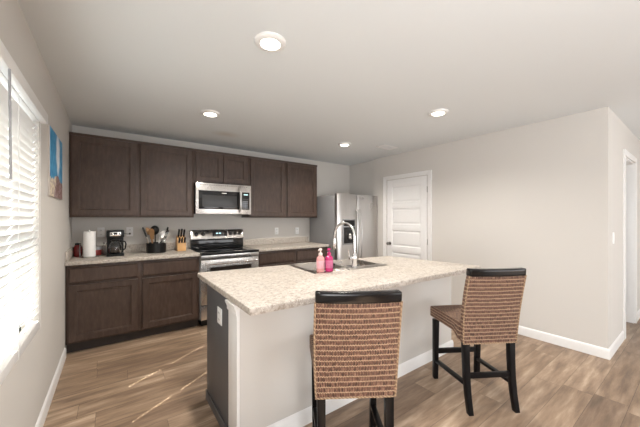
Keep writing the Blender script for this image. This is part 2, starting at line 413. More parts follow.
# door_2: cased opening in the return wall
d2 = struct(bpy.data.objects.new('door_2', None)); COL.objects.link(d2); d2.location = (0, 0, 0)
b = MB(); x0, x1, zt = D2
for (a, c) in ((x0-.065, x0), (x1, x1+.065)): b.box(a, c, YC-.018, YC, 0, zt+.065)
b.box(x0, x1, YC-.018, YC, zt, zt+.065)
b.box(x0, x0+.016, YC, YC+.12, 0, zt).box(x1-.016, x1, YC, YC+.12, 0, zt).box(x0, x1, YC, YC+.12, zt-.016, zt)
b.build('door_frame', 'white', d2, .002)

# ceiling fittings
cans = [((1.16, -2.765), 'recessed ceiling light nearest the camera, above the island'), ((1.19, -1.33), 'recessed ceiling light in front of the left wall cabinets'),
        ((3.10, -1.22), 'recessed ceiling light in front of the refrigerator'), ((3.057, -2.72), 'recessed ceiling light by the long blank wall')]
c0 = None
for (x, y), lb in cans:
    if c0 is None:
        c0 = thing('ceiling_light', lb, 'ceiling light', (x, y, H), 0, 'recessed ceiling lights over the kitchen')
        MB().lathe([(.095, 0), (.095, -.006), (.088, -.014), (.066, -.020), (.060, -.018), (.060, 0)], n=40).build('trim_ring', 'white', c0, smooth=True)
        MB().lathe([(.0595, -.006), (.0595, -.016), (.05, -.020), (.02, -.022)], n=32).build('lamp_lens', 'lamp', c0, smooth=True)
    else: copy_thing(c0, (x, y, H), lb)
    light('downlight', 'SPOT', (x, y, H-.04), (0, 0, 0), 84, (1, .94, .86), spot_size=math.radians(150), spot_blend=.8, shadow_soft_size=.06)
v = thing('ceiling_vent', 'white slatted air vent in the ceiling near the pantry door', 'ceiling vent', (3.736, -1.467, H), 0)
b = MB(); b.box(-.16, .16, -.085, -.062, -.008, 0).box(-.16, .16, .062, .085, -.008, 0).box(-.16, -.135, -.062, .062, -.008, 0).box(.135, .16, -.062, .062, -.008, 0); b.build('frame', 'white', v, .002)
for k in range(8): MB().bar((-.135, -.052+k*.015, -.005), (.135, -.052+k*.015, -.005), .010, .0015, side=Vector((0, 1, .6))).build('louver', 'white', v)

def wall_plate(name, label, cat, loc, rz, kind, parent=None):
    if parent: o = bpy.data.objects.new(name, None); COL.objects.link(o); o.parent = parent; o.location = loc; o.rotation_euler = (0, 0, rz)
    else: o = thing(name, label, cat, loc, rz)
    MB().box(-.036, .036, -.006, 0, -.058, .058).build('cover_plate', 'plate', o, .003)
    if kind == 'outlet':
        MB().box(-.017, .017, -.0085, -.0062, .006, .042).build('socket', 'plate', o, .001)
        MB().box(-.017, .017, -.0085, -.0062, -.042, -.006).build('socket', 'plate', o, .001)
        for z in (.024, -.024):
            for x in (-.0065, .0065): MB().box(x-.0015, x+.0015, -.0092, -.0086, z-.006, z+.006).build('slot', 'slot', o)
    else:
        MB().box(-.016, .016, -.010, -.005, -.033, .033).build('rocker', 'plate', o, .002)
    return o
wall_plate('wall_outlet', 'white outlet on the back wall just right of the range', 'outlet', (2.633, 0, 1.145), 0, 'outlet')
wall_plate('wall_outlet', 'white outlet on the back wall nearest the refrigerator', 'outlet', (3.041, 0, 1.14), 0, 'outlet')
wall_plate('wall_outlet', 'white outlet behind the coffee maker with its black plug in', 'outlet', (.555, 0, 1.19), 0, 'outlet')
wall_plate('wall_outlet', 'white outlet on the back wall between paper towels and coffee maker', 'outlet', (.265, 0, 1.19), 0, 'outlet')
wall_plate('light_switch', 'white light switch on the return wall beyond the outer corner', 'light switch', (4.476, YC, 1.16), 0, 'switch')

# painting on the left wall
p = thing('wall_painting', 'unframed beach painting with blue sky on the left wall', 'painting', (0, -1.22, 1.525), 0)
MB().box(0, .012, -.305, .305, 0, .51).build('canvas', 'canvas', p, .003)
MB().box(.0121, .0135, -.304, .304, .001, .509).build('painted_face', 'art', p)

# ------------------------------------------------------------ cabinets
def shaker(w_, h_, t=.019, fr=.058, rec=.013):
    """door front in XZ, facing -Y, origin at its lower left back corner"""
    b = MB(); v = []
    def ring(i, y): return [b.bm.verts.new(q) for q in ((i, y, i), (w_-i, y, i), (w_-i, y, h_-i), (i, y, h_-i))]
    rs = [ring(0, 0), ring(0, -t+.003), ring(.003, -t), ring(fr, -t), ring(fr+.003, -t+.004), ring(fr+.010, -t+.005), ring(fr+.013, -t+rec)]
    b.bm.faces.new(rs[0])
    for A, Bq in zip(rs, rs[1:]):
        for k in range(4): b.bm.faces.new((A[k], A[(k+1) % 4], Bq[(k+1) % 4], Bq[k]))
    b.bm.faces.new(rs[-1]); return b
def slabfront(w_, h_, t=.019):
    b = MB()
    def ring(i, y): return [b.bm.verts.new(q) for q in ((i, y, i), (w_-i, y, i), (w_-i, y, h_-i), (i, y, h_-i))]
    rs = [ring(0, 0), ring(0, -t+.008), ring(.008, -t+.003), ring(.012, -t)]
    b.bm.faces.new(rs[0])
    for A, Bq in zip(rs, rs[1:]):
        for k in range(4): b.bm.faces.new((A[k], A[(k+1) % 4], Bq[(k+1) % 4], Bq[k]))
    b.bm.faces.new(rs[-1]); return b

UB, UT = 1.372, 2.275
def upper(x0, x1, zb, label, doors=1, end=False):
    t = thing('wall_cabinet', label, 'wall cabinet', (x0, 0, zb), 0, 'dark stained wall cabinets')
    w_ = x1-x0; h_ = UT-zb
    MB().box(.0, w_, -.305, -.002, 0, h_).build('cabinet_body', 'cab', t, .002)
    g = .022; n = doors; gap = .006; dw_ = (w_-2*g-(n-1)*gap)/n
    for k in range(n):
        shaker(dw_, h_-.045).build('door', 'cab', t, loc=(g+k*(dw_+gap), -.3052, .022))
    MB().box(-.0, w_, -.318, -.3055, h_-.018, h_+.012).box(0, w_, -.3055, 0, h_+.0005, h_+.012).build('top_trim', 'cab', t, .003)
    return t
XC = [0.004, .628, 1.250, 2.018, 2.640, 3.262]
upper(XC[0], XC[1], UB, 'dark single door wall cabinet in the corner by the window wall')
upper(XC[1], XC[2], UB, 'dark single door wall cabinet directly left of the microwave')
upper(XC[2]+.002, XC[3]-.002, 1.838, 'short two door wall cabinet above the microwave', 2)
upper(XC[3], XC[4], UB, 'dark single door wall cabinet directly right of the microwave')
upper(XC[4], XC[5], UB, 'dark single door wall cabinet nearest the refrigerator')

CT = .930        # worktop height
def lower(x0, x1, label):
    t = thing('base_cabinet', label, 'base cabinet', (x0, 0, 0), 0, 'dark stained base cabinets')
    w_ = x1-x0; top = CT-.038
    MB().box(0, w_, -.600, -.012, .105, top).build('cabinet_body', 'cab', t, .002)
    MB().box(0, w_, -.530, -.02, 0, .105).build('toe_kick', 'kick', t)
    g = .022
    slabfront(w_-2*g, .150).build('drawer', 'cab', t, loc=(g, -.6002, top-.030-.150))
    shaker(w_-2*g, top-.105-.030-.150-.018-.026).build('door', 'cab', t, loc=(g, -.6002, .126))
    return t
lower(XC[0], XC[1], 'dark base cabinet in the corner by the window wall')
lower(XC[1], XC[2], 'dark base cabinet directly left of the range')
lower(XC[3], XC[4], 'dark base cabinet directly right of the range')
lower(XC[4], XC[5], 'dark base cabinet nearest the refrigerator, mostly behind the island')

def worktop(x0, x1, label, side):
    t = thing('worktop', label, 'worktop', (x0, 0, CT-.038), 0)
    w_ = x1-x0
    MB().box(0, w_, -.640, 0, 0, .038).build('slab', 'lam', t, .006, seg=3)
    MB().box(0, w_, -.019, 0, .0385, .138).build('backsplash', 'lam', t, .003)
    if side: MB().box(0, .019, -.625, -.0195, .0385, .138).build('side_splash', 'lam', t, .003)
worktop(.001, XC[2]+.001, 'speckled beige worktop along the back wall left of the range', True)
worktop(XC[3]-.001, XC[5]+.01, 'speckled beige worktop between the range and the refrigerator', False)

# ------------------------------------------------------------ range
rg = thing('kitchen_range', 'stainless steel electric range with black glass cooktop', 'range', (1.634, 0, 0))
hx = .379
MB().box(-hx, hx, -.625, -.02, .09, .905).build('body', 'grey', rg, .002)
MB().box(-hx+.03, hx-.03, -.57, -.03, 0.0, .09).build('plinth', 'black', rg)
b = MB(); b.box(-hx, hx, -.665, -.085, .906, .928); b.build('cooktop', 'blackgl', rg, .004)
MB().box(-hx, hx, -.683, -.666, .900, .932).build('cooktop_trim', 'black', rg, .003)
for x, y, r in ((-.19, -.50, .105), (.19, -.50, .085), (-.19, -.23, .075), (.19, -.23, .10)):
    MB().lathe([(r, 0), (r, .0006), (r-.004, .0007), (r-.004, 0)], (x, y, .9283), 36).build('burner_ring', 'burner', rg)
b = MB(); b.prism([(-hx, -.02), (hx, -.02), (hx, -.085), (-hx, -.085)], .9285, 1.055); b.build('backguard_base', 'blackgl', rg, .003)
b = MB()
prof = [(-.02, 1.056), (-.105, 1.056), (-.110, 1.07), (-.080, 1.184), (-.070, 1.194), (-.02, 1.194)]
A = [b.bm.verts.new((-hx, y, z)) for y, z in prof]; Bq = [b.bm.verts.new((hx, y, z)) for y, z in prof]
b.bm.faces.new(A); b.bm.faces.new(Bq[::-1])
for i in range(len(prof)): b.bm.faces.new((A[i], A[(i+1) % len(prof)], Bq[(i+1) % len(prof)], Bq[i]))
b.build('control_panel', 'steel', rg, .004)
def onpanel(z): return -.110+(z-1.07)/(.125)*.030
tilt = math.atan2(.03, .125)
b = MB(); b.box(-.085, .125, -.006, .004, -.036, .036); b.xform(Matrix.Translation((0, onpanel(1.135)-.001, 1.135)) @ Matrix.Rotation(-tilt, 4, 'X'))
dp = b.build('display', 'blackgl', rg, .002)
b = MB()
for k in range(4): b.box(-.035+k*.018+(.006 if k > 1 else 0), -.024+k*.018+(.006 if k > 1 else 0), -.0068, -.0062, -.004, .016)
b.xform(Matrix.Translation((0, onpanel(1.135)-.001, 1.135)) @ Matrix.Rotation(-tilt, 4, 'X')); b.build('clock_digits', 'disp', dp)
for i in range(5):
    for j in range(2):
        b = MB().box(-.072+i*.030, -.060+i*.030, -.0066, -.0062, -.028+j*.010, -.024+j*.010)
        b.xform(Matrix.Translation((.012, onpanel(1.135)-.001, 1.135)) @ Matrix.Rotation(-tilt, 4, 'X')); b.build('button', 'grey', dp)
for x in (-.305, -.215, .185, .255, .325):
    b = MB(); b.lathe([(.027, 0), (.027, .006), (.021, .009), (.019, .026), (.016, .029), (.003, .03)], (0, 0, 0), 20, 'Y').box(-.004, .004, -.036, -.026, -.018, .018)
    b.xform(Matrix.Translation((x, onpanel(1.135), 1.135)) @ Matrix.Rotation(-tilt, 4, 'X')); b.build('knob', 'knob', rg, smooth=True)
MB().box(-hx, hx, -.668, -.6255, .845, .898).build('front_rail', 'steel', rg, .003)
od = MB().box(-hx+.003, hx-.003, -.672, -.6255, .285, .838).build('oven_door', 'steel', rg, .005)
MB().box(-.27, .27, -.6745, -.6722, .40, .745).build('oven_window', 'oven', od, .002)
b = MB(); b.tube([(-.33, -.725, .795), (.33, -.725, .795)], .0125, 14)
for x in (-.31, .31): b.tube([(x, -.672, .795), (x, -.725, .795)], .009, 10)
b.build('door_handle', 'steel', od, smooth=True)
sdw = MB().box(-hx+.003, hx-.003, -.668, -.6255, .10, .275).build('storage_drawer', 'steel', rg, .004)

# ------------------------------------------------------------ microwave
mw = thing('microwave', 'stainless over the range microwave under the short wall cabinet', 'microwave', (1.634, 0, 1.418))
MB().box(-.378, .378, -.365, -.005, 0.004, .412).build('body', 'black', mw, .003)
MB().box(-.379, .379, -.400, -.3655, 0.0, .415).build('front_panel', 'steel', mw, .004)
md = MB().box(-.345, .235, -.4065, -.4005, .065, .315).build('door', 'blackgl', mw, .003)
MB().box(-.300, .165, -.4078, -.4066, .095, .255).build('door_window', 'mesh', md, .001)
b = MB(); b.box(-.045, .020, -.4072, -.4066, .283, .291); b.build('maker_mark', 'plate', md)
MB().tube([(.205, -.404, .035), (.205, -.436, .065), (.205, -.450, .12), (.205, -.452, .20), (.205, -.450, .29), (.205, -.436, .355), (.205, -.404, .385)], .013, 12).build('door_handle', 'steelv', md, smooth=True)
kp = MB().box(.242, .352, -.4065, -.4005, .065, .315).build('keypad', 'blackgl', mw, .002)
for i in range(3):
    for j in range(6): MB().box(.258+i*.030, .274+i*.030, -.4071, -.4066, .078+j*.026, .083+j*.026).build('key_mark', 'grey', kp)
b = MB()
for k in range(4): b.box(.268+k*.016, .278+k*.016, -.4071, -.4066, .272, .290)
b.build('clock_digits', 'disp', kp)
for k in range(22): MB().box(-.33+k*.030, -.312+k*.030, -.4008, -.4001, .388, .394).build('vent_slot', 'slot', mw)

# ------------------------------------------------------------ refrigerator
FX0, FX1, FT = 3.292, 4.232, 1.765
fr = thing('refrigerator', 'side by side stainless refrigerator with dispenser in the back corner', 'refrigerator', ((FX0+FX1)/2, 0, 0))
hx = (FX1-FX0)/2
MB().box(-hx, hx, -.755, -.03, .03, FT-.02).build('body', 'grey', fr, .004)
MB().box(-hx+.02, hx-.02, -.77, -.05, 0, .06).build('plinth', 'black', fr)
def fdoor(x0, x1, name):
    b = MB(); n = 10; pts = [(x1, -.757), (x0, -.757)]; xm, hwid = (x0+x1)/2, (x1-x0)/2
    for k in range(n+1):
        u = -1+2*k/n; pts.append((xm+u*hwid, -.825-.018*(1-u*u) if 0 < k < n else -.815))
    b.prism(pts, .075, FT); return b.build(name, 'steelv', fr, .006, seg=2)
split = 3.733-(FX0+FX1)/2
ld = fdoor(-hx, split-.004, 'freezer_door'); rd = fdoor(split+.004, hx, 'refrigerator_door')
for sgn, par in ((-1, ld), (1, rd)):
    x = split+sgn*.032
    MB().tube([(x, -.835, .60), (x+sgn*.004, -.872, .64), (x+sgn*.008, -.893, .85), (x+sgn*.010, -.900, 1.06), (x+sgn*.008, -.893, 1.28), (x+sgn*.004, -.872, 1.47), (x, -.835, 1.51)], .011, 12).build('door_handle', 'steelv', par, smooth=True)
dsp = MB().box(-.372, -.090, -.8475, -.838, .925, 1.350).build('water_dispenser', 'grey', ld, .004)
MB().box(-.350, -.112, -.8490, -.8478, .950, 1.215).build('dispenser_recess', 'blackgl', dsp, .002)
MB().box(-.350, -.112, -.8490, -.8478, 1.235, 1.330).build('control_display', 'black', dsp, .002)
MB().lathe([(.030, 0), (.040, .05), (.014, .10)], (-.235, -.862, 1.02), 16).build('dispenser_paddle', 'nickel', dsp, smooth=True)

# ------------------------------------------------------------ island
IZ = .905
XL, YF, YB, XR = .955, -2.770, -2.02, 3.215
isl = thing('kitchen_island', 'kitchen island base with beige half wall and charcoal end panel', 'kitchen island', (XL, YF, 0))
L = XR-XL
MB().box(0.0105, L, 0, .145, 0, IZ-.0385).build('half_wall', 'wall', isl, .002)
MB().box(.010, .028, .146, .658, .095, IZ-.0385).box(L-.038, L-.02, .146, .658, .095, IZ-.0385).box(.028, L-.038, .146, .158, .095, IZ-.0385).box(.028, L-.038, .640, .658, .095, IZ-.0385).box(.028, L-.038, .158, .640, .095, .113).build('cabinet_body', 'islandgrey', isl, .002)
MB().box(.03, L-.04, .15, .59, 0, .095).build('toe_kick', 'kick', isl)
MB().box(.002, .0098, .146, .660, 0.0, IZ-.0385).build('end_panel', 'islandgrey', isl, .001)
MB().box(-.008, .0018, .146, .665, 0, .07).build('end_panel_skirt', 'islandgrey', isl, .003)
b = MB(); b.box(-.006, .0103, -.004, .1455, 0, IZ-.0385)
b.build('corner_board', 'white', isl, .002)
b = MB()
prof = [(.0, 0), (-.004, .0), (-.007, .010), (-.005, .018), (-.012, .036), (-.018, .050), (-.018, .060), (0, .060)]
A = [b.bm.verts.new((-.006+x, -.006, IZ-.0988+z)) for x, z in prof]; Bq = [b.bm.verts.new((-.006+x, .156, IZ-.0988+z)) for x, z in prof]
b.bm.faces.new(A); b.bm.faces.new(Bq[::-1])
for i in range(len(prof)): b.bm.faces.new((A[i], A[(i+1) % len(prof)], Bq[(i+1) % len(prof)], Bq[i]))
b.build('corner_molding', 'white', isl, .0015)
prof = [(0, 0), (.014, 0), (.014, .075), (.011, .088), (.005, .096), (0, .1)]
b = MB(); A = [b.bm.verts.new((-.006, -.0005-d, z)) for d, z in prof]; Bq = [b.bm.verts.new((L+.014, -.0005-d, z)) for d, z in prof]
b.bm.faces.new(A); b.bm.faces.new(Bq[::-1])
for i in range(6): b.bm.faces.new((A[i], A[(i+1) % 6], Bq[(i+1) % 6], Bq[i]))
b.build('baseboard', 'white', isl, smooth=True)
for k in range(4):
    w4_ = (L-.06)/4
    s_ = shaker(w4_-.02, .60); s_.xform(Matrix.Translation((.03+(k+1)*w4_-.01, .6585, .13)) @ Matrix.Rotation(PI, 4, 'Z')); s_.build('door', 'islandgrey', isl)
o = wall_plate('outlet', '', '', (.0018, .335, .712), -PI/2, 'outlet', isl); o.scale = (1.25, 1, .93); o['label'] = 'white outlet on the charcoal end panel'

# worktop with a sink cut-out
quad = [(.938, -2.988), (3.225, -3.072), (3.085, -2.035), (.952, -1.821)]
SC = Vector((2.150, -2.215)); sa = math.radians(-4.5); SWd, SDp = .83, .555
def srect(w_, d_, r, n=5, ang=sa, c=SC):
    pts = []
    for cx, cy, a0 in ((w_/2-r, d_/2-r, 0), (-w_/2+r, d_/2-r, 90), (-w_/2+r, -d_/2+r, 180), (w_/2-r, -d_/2+r, 270)):
        for k in range(n+1):
            a = math.radians(a0+90*k/n); x, y = cx+r*math.cos(a), cy+r*math.sin(a)
            pts.append((c[0]+x*math.cos(ang)-y*math.sin(ang), c[1]+x*math.sin(ang)+y*math.cos(ang)))
    return pts
def rounded(quad, rs, n=6):
    out = []
    for i, p_ in enumerate(quad):
        P_ = Vector(p_); A_ = Vector(quad[i-1]); B_ = Vector(quad[(i+1) % len(quad)]); r = rs[i]
        a = P_+(A_-P_).normalized()*r; c_ = P_+(B_-P_).normalized()*r
        for k in range(n+1):
            t_ = k/n; out.append(tuple((1-t_)**2*a+2*t_*(1-t_)*P_+t_**2*c_))
    return out
b = MB(); outer = rounded(quad, (.008, .04, .03, .010)); inner = srect(SWd-.02, SDp-.02, .03)
def cap(z, ins):
    cen = Vector((2.05, -2.5)); es = []; vs_all = []
    for loop, sgn in ((outer, 1), (inner, 0)):
        vs = []
        for x, y in loop:
            p_ = Vector((x, y))
            if sgn: p_ = p_+(cen-p_).normalized()*ins
            vs.append(b.bm.verts.new((p_.x, p_.y, z)))
        es += [b.bm.edges.new((vs[i], vs[(i+1) % len(vs)])) for i in range(len(vs))]; vs_all.append(vs)
    bmesh.ops.triangle_fill(b.bm, edges=es, use_beauty=True, use_dissolve=False); return vs_all
th = .038
top = cap(IZ, .010); bot = cap(IZ-th, .004)
def loopz(z, ins): 
    cen = Vector((2.05, -2.5)); return [b.bm.verts.new(((Vector(q)+(cen-Vector(q)).normalized()*ins).x, (Vector(q)+(cen-Vector(q)).normalized()*ins).y, z)) for q in outer]
rings = [top[0], loopz(IZ-.003, .003), loopz(IZ-.010, 0), loopz(IZ-th+.006, 0), bot[0]]
for A, Bq in zip(rings, rings[1:]):
    for k in range(len(A)): b.bm.faces.new((A[k], A[(k+1) % len(A)], Bq[(k+1) % len(A)], Bq[k]))
A, Bq = top[1], bot[1]
for k in range(len(A)): b.bm.faces.new((A[k], A[(k+1) % len(A)], Bq[(k+1) % len(A)], Bq[k]))
tag(b.build('island_worktop', 'lam', smooth=True), 'large speckled beige worktop on the kitchen island', 'worktop')

sk = thing('kitchen_sink', 'double bowl stainless steel sink set into the island worktop', 'sink', (SC.x, SC.y, IZ), sa)
Z0 = (0, 0)
b = MB()
o1 = srect(SWd, SDp, .025, ang=0, c=Z0); o2 = srect(SWd-.016, SDp-.016, .02, ang=0, c=Z0)
r1 = [b.bm.verts.new((x, y, .0005)) for x, y in o1]; r2 = [b.bm.verts.new((x, y, .005)) for x, y in o2]
bw = (SWd-.04-.04-.03)/2
es = [b.bm.edges.new((r2[i], r2[(i+1) % len(r2)])) for i in range(len(r2))]
bowls = []
for sx in (-1, 1):
    c_ = (sx*(bw/2+.015), .028); vs = [b.bm.verts.new((x, y, .005)) for x, y in srect(bw, SDp-.115-.04, .06, ang=0, c=c_)]
    es += [b.bm.edges.new((vs[i], vs[(i+1) % len(vs)])) for i in range(len(vs))]; bowls.append((c_, vs))
bmesh.ops.triangle_fill(b.bm, edges=es, use_beauty=True)
for k in range(len(r1)): b.bm.faces.new((r1[k], r1[(k+1) % len(r1)], r2[(k+1) % len(r1)], r2[k]))
for c_, vs in bowls:
    prev = vs
    for ins, z in ((.006, -.004), (.016, -.14), (.05, -.165)):
        nx = [b.bm.verts.new((x, y, z)) for x, y in srect(bw-2*ins, SDp-.155-2*ins, max(.02, .06-ins*.5), ang=0, c=c_)]
        for k in range(len(prev)): b.bm.faces.new((prev[k], prev[(k+1) % len(prev)], nx[(k+1) % len(prev)], nx[k]))
        prev = nx
    b.bm.faces.new(prev)
b.build('basin', 'sink', sk, smooth=True)
for c_, vs in bowls:
    MB().lathe([(.042, 0), (.042, .003), (.030, .004), (.028, .001)], (c_[0], c_[1], -.1648), 20).build('drain', 'chrome', sk, smooth=True)

# faucet
fa = thing('kitchen_faucet', 'tall chrome gooseneck faucet standing on the sink rim', 'faucet', (2.165, -2.435, IZ+.005), 0)
MB().lathe([(.030, 0), (.030, .006), (.024, .012), (.022, .06), (.026, .075), (.026, .105), (.019, .120), (.016, .13)], n=24).build('faucet_body', 'chrome', fa, smooth=True)
pts = [(0, 0, .12), (0, 0, .285)]
for k in range(1, 13):
    a = PI*k/12*.97; pts.append((-.035*(1-math.cos(a))/2, .120*(1-math.cos(a)), .285+.120*math.sin(a)))
lx, ly, lz = pts[-1]; pts.append((lx, ly+.004, lz-.05))
MB().tube(pts, .0115, 14).build('spout', 'chrome', fa, smooth=True)
MB().tube([(lx, ly+.004, lz-.045), (lx, ly+.006, lz-.075), (lx, ly+.010, lz-.14), (lx, ly+.011, lz-.15)], [.014, .017, .019, .013], 14).build('spray_head', 'chrome', fa, smooth=True)
hd = MB().tube([(-.015, 0, .088), (-.055, 0.005, .090)], [.016, .013], 12).build('handle', 'chrome', fa, smooth=True)
MB().tube([(-.048, .005, .09), (-.062, .004, .12), (-.068, .002, .165)], [.007, .006, .005], 10).build('lever', 'chrome', hd, smooth=True)

# soap bottles
def soap(loc, bm_, pm, label, lm='lab'):
    t = thing('soap_bottle', label, 'soap bottle', loc, 0, 'soap bottles beside the sink')
    MB().lathe([(.030, 0), (.034, .004), (.034, .105), (.032, .118), (.020, .130), (.014, .136), (.014, .142)], n=28).build('bottle', bm_, t, smooth=True)
    MB().lathe([(.0345, .03), (.0347, .031), (.0347, .094), (.0345, .095)], n=28).build('label_band', lm, t, smooth=True)
    b = MB(); b.lathe([(.0165, .137), (.0165, .156), (.008, .160), (.006, .163), (.006, .178), (.013, .180), (.014, .192), (.009, .196)], n=20)
    b.tube([(0, 0, .187), (-.022, -.012, .187), (-.036, -.020, .182)], [.007, .006, .005], 10); b.build('pump', pm, t, smooth=True)
soap((1.798, -2.413, IZ+.005), 'pink', 'pump', 'pale pink soap bottle with a cream pump beside the sink')
soap((1.868, -2.440, IZ+.005), 'magenta', 'magenta', 'magenta soap bottle with a magenta pump beside the sink', 'maglab')

# ------------------------------------------------------------ bar stools
def grid_uv(name, fn, nu, nv, su, sv, parent, mat='wick', thick=0, bevel=0):
    """closed shell: fn(u,v,side) -> point for side 0 front, 1 back; UVs in metres"""
    bm = bmesh.new(); uvl = bm.loops.layers.uv.new('UVMap'); V = {}
    for s_ in (0, 1):
        for i in range(nu+1):
            for j in range(nv+1): V[s_, i, j] = bm.verts.new(fn(i/nu, j/nv, s_))
    def face(keys, uvs):
        f = bm.faces.new([V[k] for k in keys])
        for l, q in zip(f.loops, uvs): l[uvl].uv = q
        f.smooth = True
    for s_ in (0, 1):
        for i in range(nu):
            for j in range(nv):
                c = [(i, j), (i+1, j), (i+1, j+1), (i, j+1)]
                face([(s_, *q) for q in c], [(q[0]/nu*su, q[1]/nv*sv) for q in c])
    for i in range(nu):
        for j in (0, nv):
            face([(0, i, j), (0, i+1, j), (1, i+1, j), (1, i, j)], [(i/nu*su, 0), ((i+1)/nu*su, 0), ((i+1)/nu*su, thick), (i/nu*su, thick)])
    for j in range(nv):
        for i in (0, nu):
            face([(0, i, j), (0, i, j+1), (1, i, j+1), (1, i, j)], [(j/nv*sv, 0), ((j+1)/nv*sv, 0), ((j+1)/nv*sv, thick), (j/nv*sv, thick)] if name == 'seat' else [(0, j/nv*sv), (0, (j+1)/nv*sv), (thick, (j+1)/nv*sv), (thick, j/nv*sv)])
    bmesh.ops.recalc_face_normals(bm, faces=bm.faces)
    if bevel:
        es = [e for e in bm.edges if e.calc_face_angle(0) > .8]
        bmesh.ops.bevel(bm, geom=es, offset=bevel, segments=3, affect='EDGES', profile=.5)
    me = bpy.data.meshes.new(name); bm.to_mesh(me); bm.free()
    for p_ in me.polygons: p_.use_smooth = True
    me.set_sharp_from_angle(angle=math.radians(50)); me.materials.append(M[mat])
    o = bpy.data.objects.new(name, me); COL.objects.link(o); o.parent = parent; return o

def make_stool(loc, rz, label):
    t = thing('bar_stool', label, 'bar stool', loc, rz, 'woven bar stools at the island')
    HW = .198; ZS = .620; ZB = .474; ZT = .968
    def backy(z):       # rear surface of the backrest, leaning back as it rises
        u = (z-ZB)/(ZT-ZB); return -.200-.060*u*u-.02*u
    def fback(u, v, s_):
        x = (u-.5)*2; z = ZB+(ZT-ZB)*v
        wv = HW*(1+.03*math.sin(v*PI*.9))+.004*v
        bow = -.022*(1-x*x)*v
        return (x*wv, backy(z)+bow+(.042 if s_ == 0 else 0), z)
    grid_uv('backrest', fback, 14, 16, .43, ZT-ZB, t, thick=.042, bevel=.006)
    def frail(u, v, s_):
        x = (u-.5)*2; z = ZT-.004+v*.052
        return (x*(HW+.006), backy(ZT)-.003-.022*(1-x*x)-.004*v+(.050 if s_ == 0 else 0), z)
    o = grid_uv('top_rail', frail, 16, 3, .43, .05, t, 'rail', .05, .008)
    # woven seat: thick cushion-like box, dished, its side skirts arching up between the legs
    def fseat(u, v, s_):
        x = (u-.5)*2; y = -.160+v*.410; HS = HW+.004+.020*v
        if s_ == 0: return (x*HS, y, ZS-.012*(1-x*x)*(1-(2*v-1)**2)-.004*x*x-(.010 if v > .99 else 0))
        sag = .045*min(1, max(0, v-.08)/.12); return (x*HS, y, ZS-.142+sag)
    grid_uv('seat', fseat, 14, 14, .43, .395, t, thick=.118, bevel=.008)
    lw = .043
    for sx in (-1, 1):
        b = MB(); b.bar((sx*.188, .215, .505), (sx*.186, .226, 0), lw, lw, .036, .036); b.build('leg', 'blkwood', t, .004)
        b = MB(); lp = [(.50, -.178), (.36, -.182), (.24, -.189), (.12, -.205), (0, -.232)]; rings = []
        for z_, y_ in lp:
            h2 = .0215-.0035*(1-z_/.5); rings.append([b.bm.verts.new((sx*(.170+.002*z_)+dx_*h2, y_+dy_*h2, z_)) for dx_, dy_ in ((-1, -1), (1, -1), (1, 1), (-1, 1))])
        for A_, B_ in zip(rings, rings[1:]):
            for k in range(4): b.bm.faces.new((A_[k], A_[(k+1) % 4], B_[(k+1) % 4], B_[k]))
        b.bm.faces.new(rings[0]); b.bm.faces.new(rings[-1]); b.build('leg', 'blkwood', t, .004)
        b = MB(); b.bar((sx*.184, .20, .155), (sx*.169, -.182, .185), .034, .022); b.build('side_stretcher', 'blkwood', t, .003)
    b = MB(); b.bar((-.165, .216, .235), (.165, .216, .235), .040, .024, side=Vector((0, 0, 1))); b.build('footrest', 'blkwood', t, .003)
    b = MB(); b.bar((-.150, -.189, .245), (.150, -.189, .245), .036, .022, side=Vector((0, 0, 1))); b.build('rear_stretcher', 'blkwood', t, .003)
    # pale braided edging round the backrest
    pts = [fback(u, 0, 1) for u in [k/12 for k in range(13)]]; e = []
    e += [fback(0, 1-k/12, 1) for k in range(12)]+[fback(k/12, 0, 1) for k in range(12)]+[fback(1, k/12, 1) for k in range(13)]
    b = MB(); b.tube(e, .0052, 6); o = b.build('braided_edge', plain_braid, t, smooth=True)
    return t
def braid():
    q = NT('braided_seagrass_edge'); co = q.coords((1, 1, 1))
    wv = q.n('ShaderNodeTexWave', {'Vector': co, 'Scale': 34, 'Distortion': 2.5}, bands_direction='DIAGONAL').outputs[1]
    q.set(Base_Color=q.mix(wv, (.20, .12, .07), (.42, .29, .18)), Roughness=.65); q.bump(wv, .5, .003); return q.m
plain_braid = braid()
make_stool((1.462, -3.15, 0), math.radians(-33), 'woven bar stool nearest the camera, seen from behind')
make_stool((2.648, -3.258, 0), math.radians(-31), 'woven bar stool at the right end of the island')

# ------------------------------------------------------------ things on the left worktop
ZW = CT
pt = thing('paper_towel_roll', 'white paper towel roll standing on its holder near the corner', 'paper towels', (.172, -.30, ZW))
MB().lathe([(.085, 0), (.085, .006), (.07, .011), (.01, .012)], n=32).build('holder_base', 'steel2', pt, smooth=True)
MB().lathe([(.020, .0125), (.054, .0125), (.055, .016), (.055, .280), (.054, .283), (.020, .283)], n=40).build('paper_roll', 'paper', pt, smooth=True)
MB().tube([(0, 0, .012), (0, 0, .300)], .006, 10).tube([(-.082, .01, .005), (-.082, .01, .17), (-.078, .01, .178)], .003, 8).build('holder_post', 'steel2', pt, smooth=True)

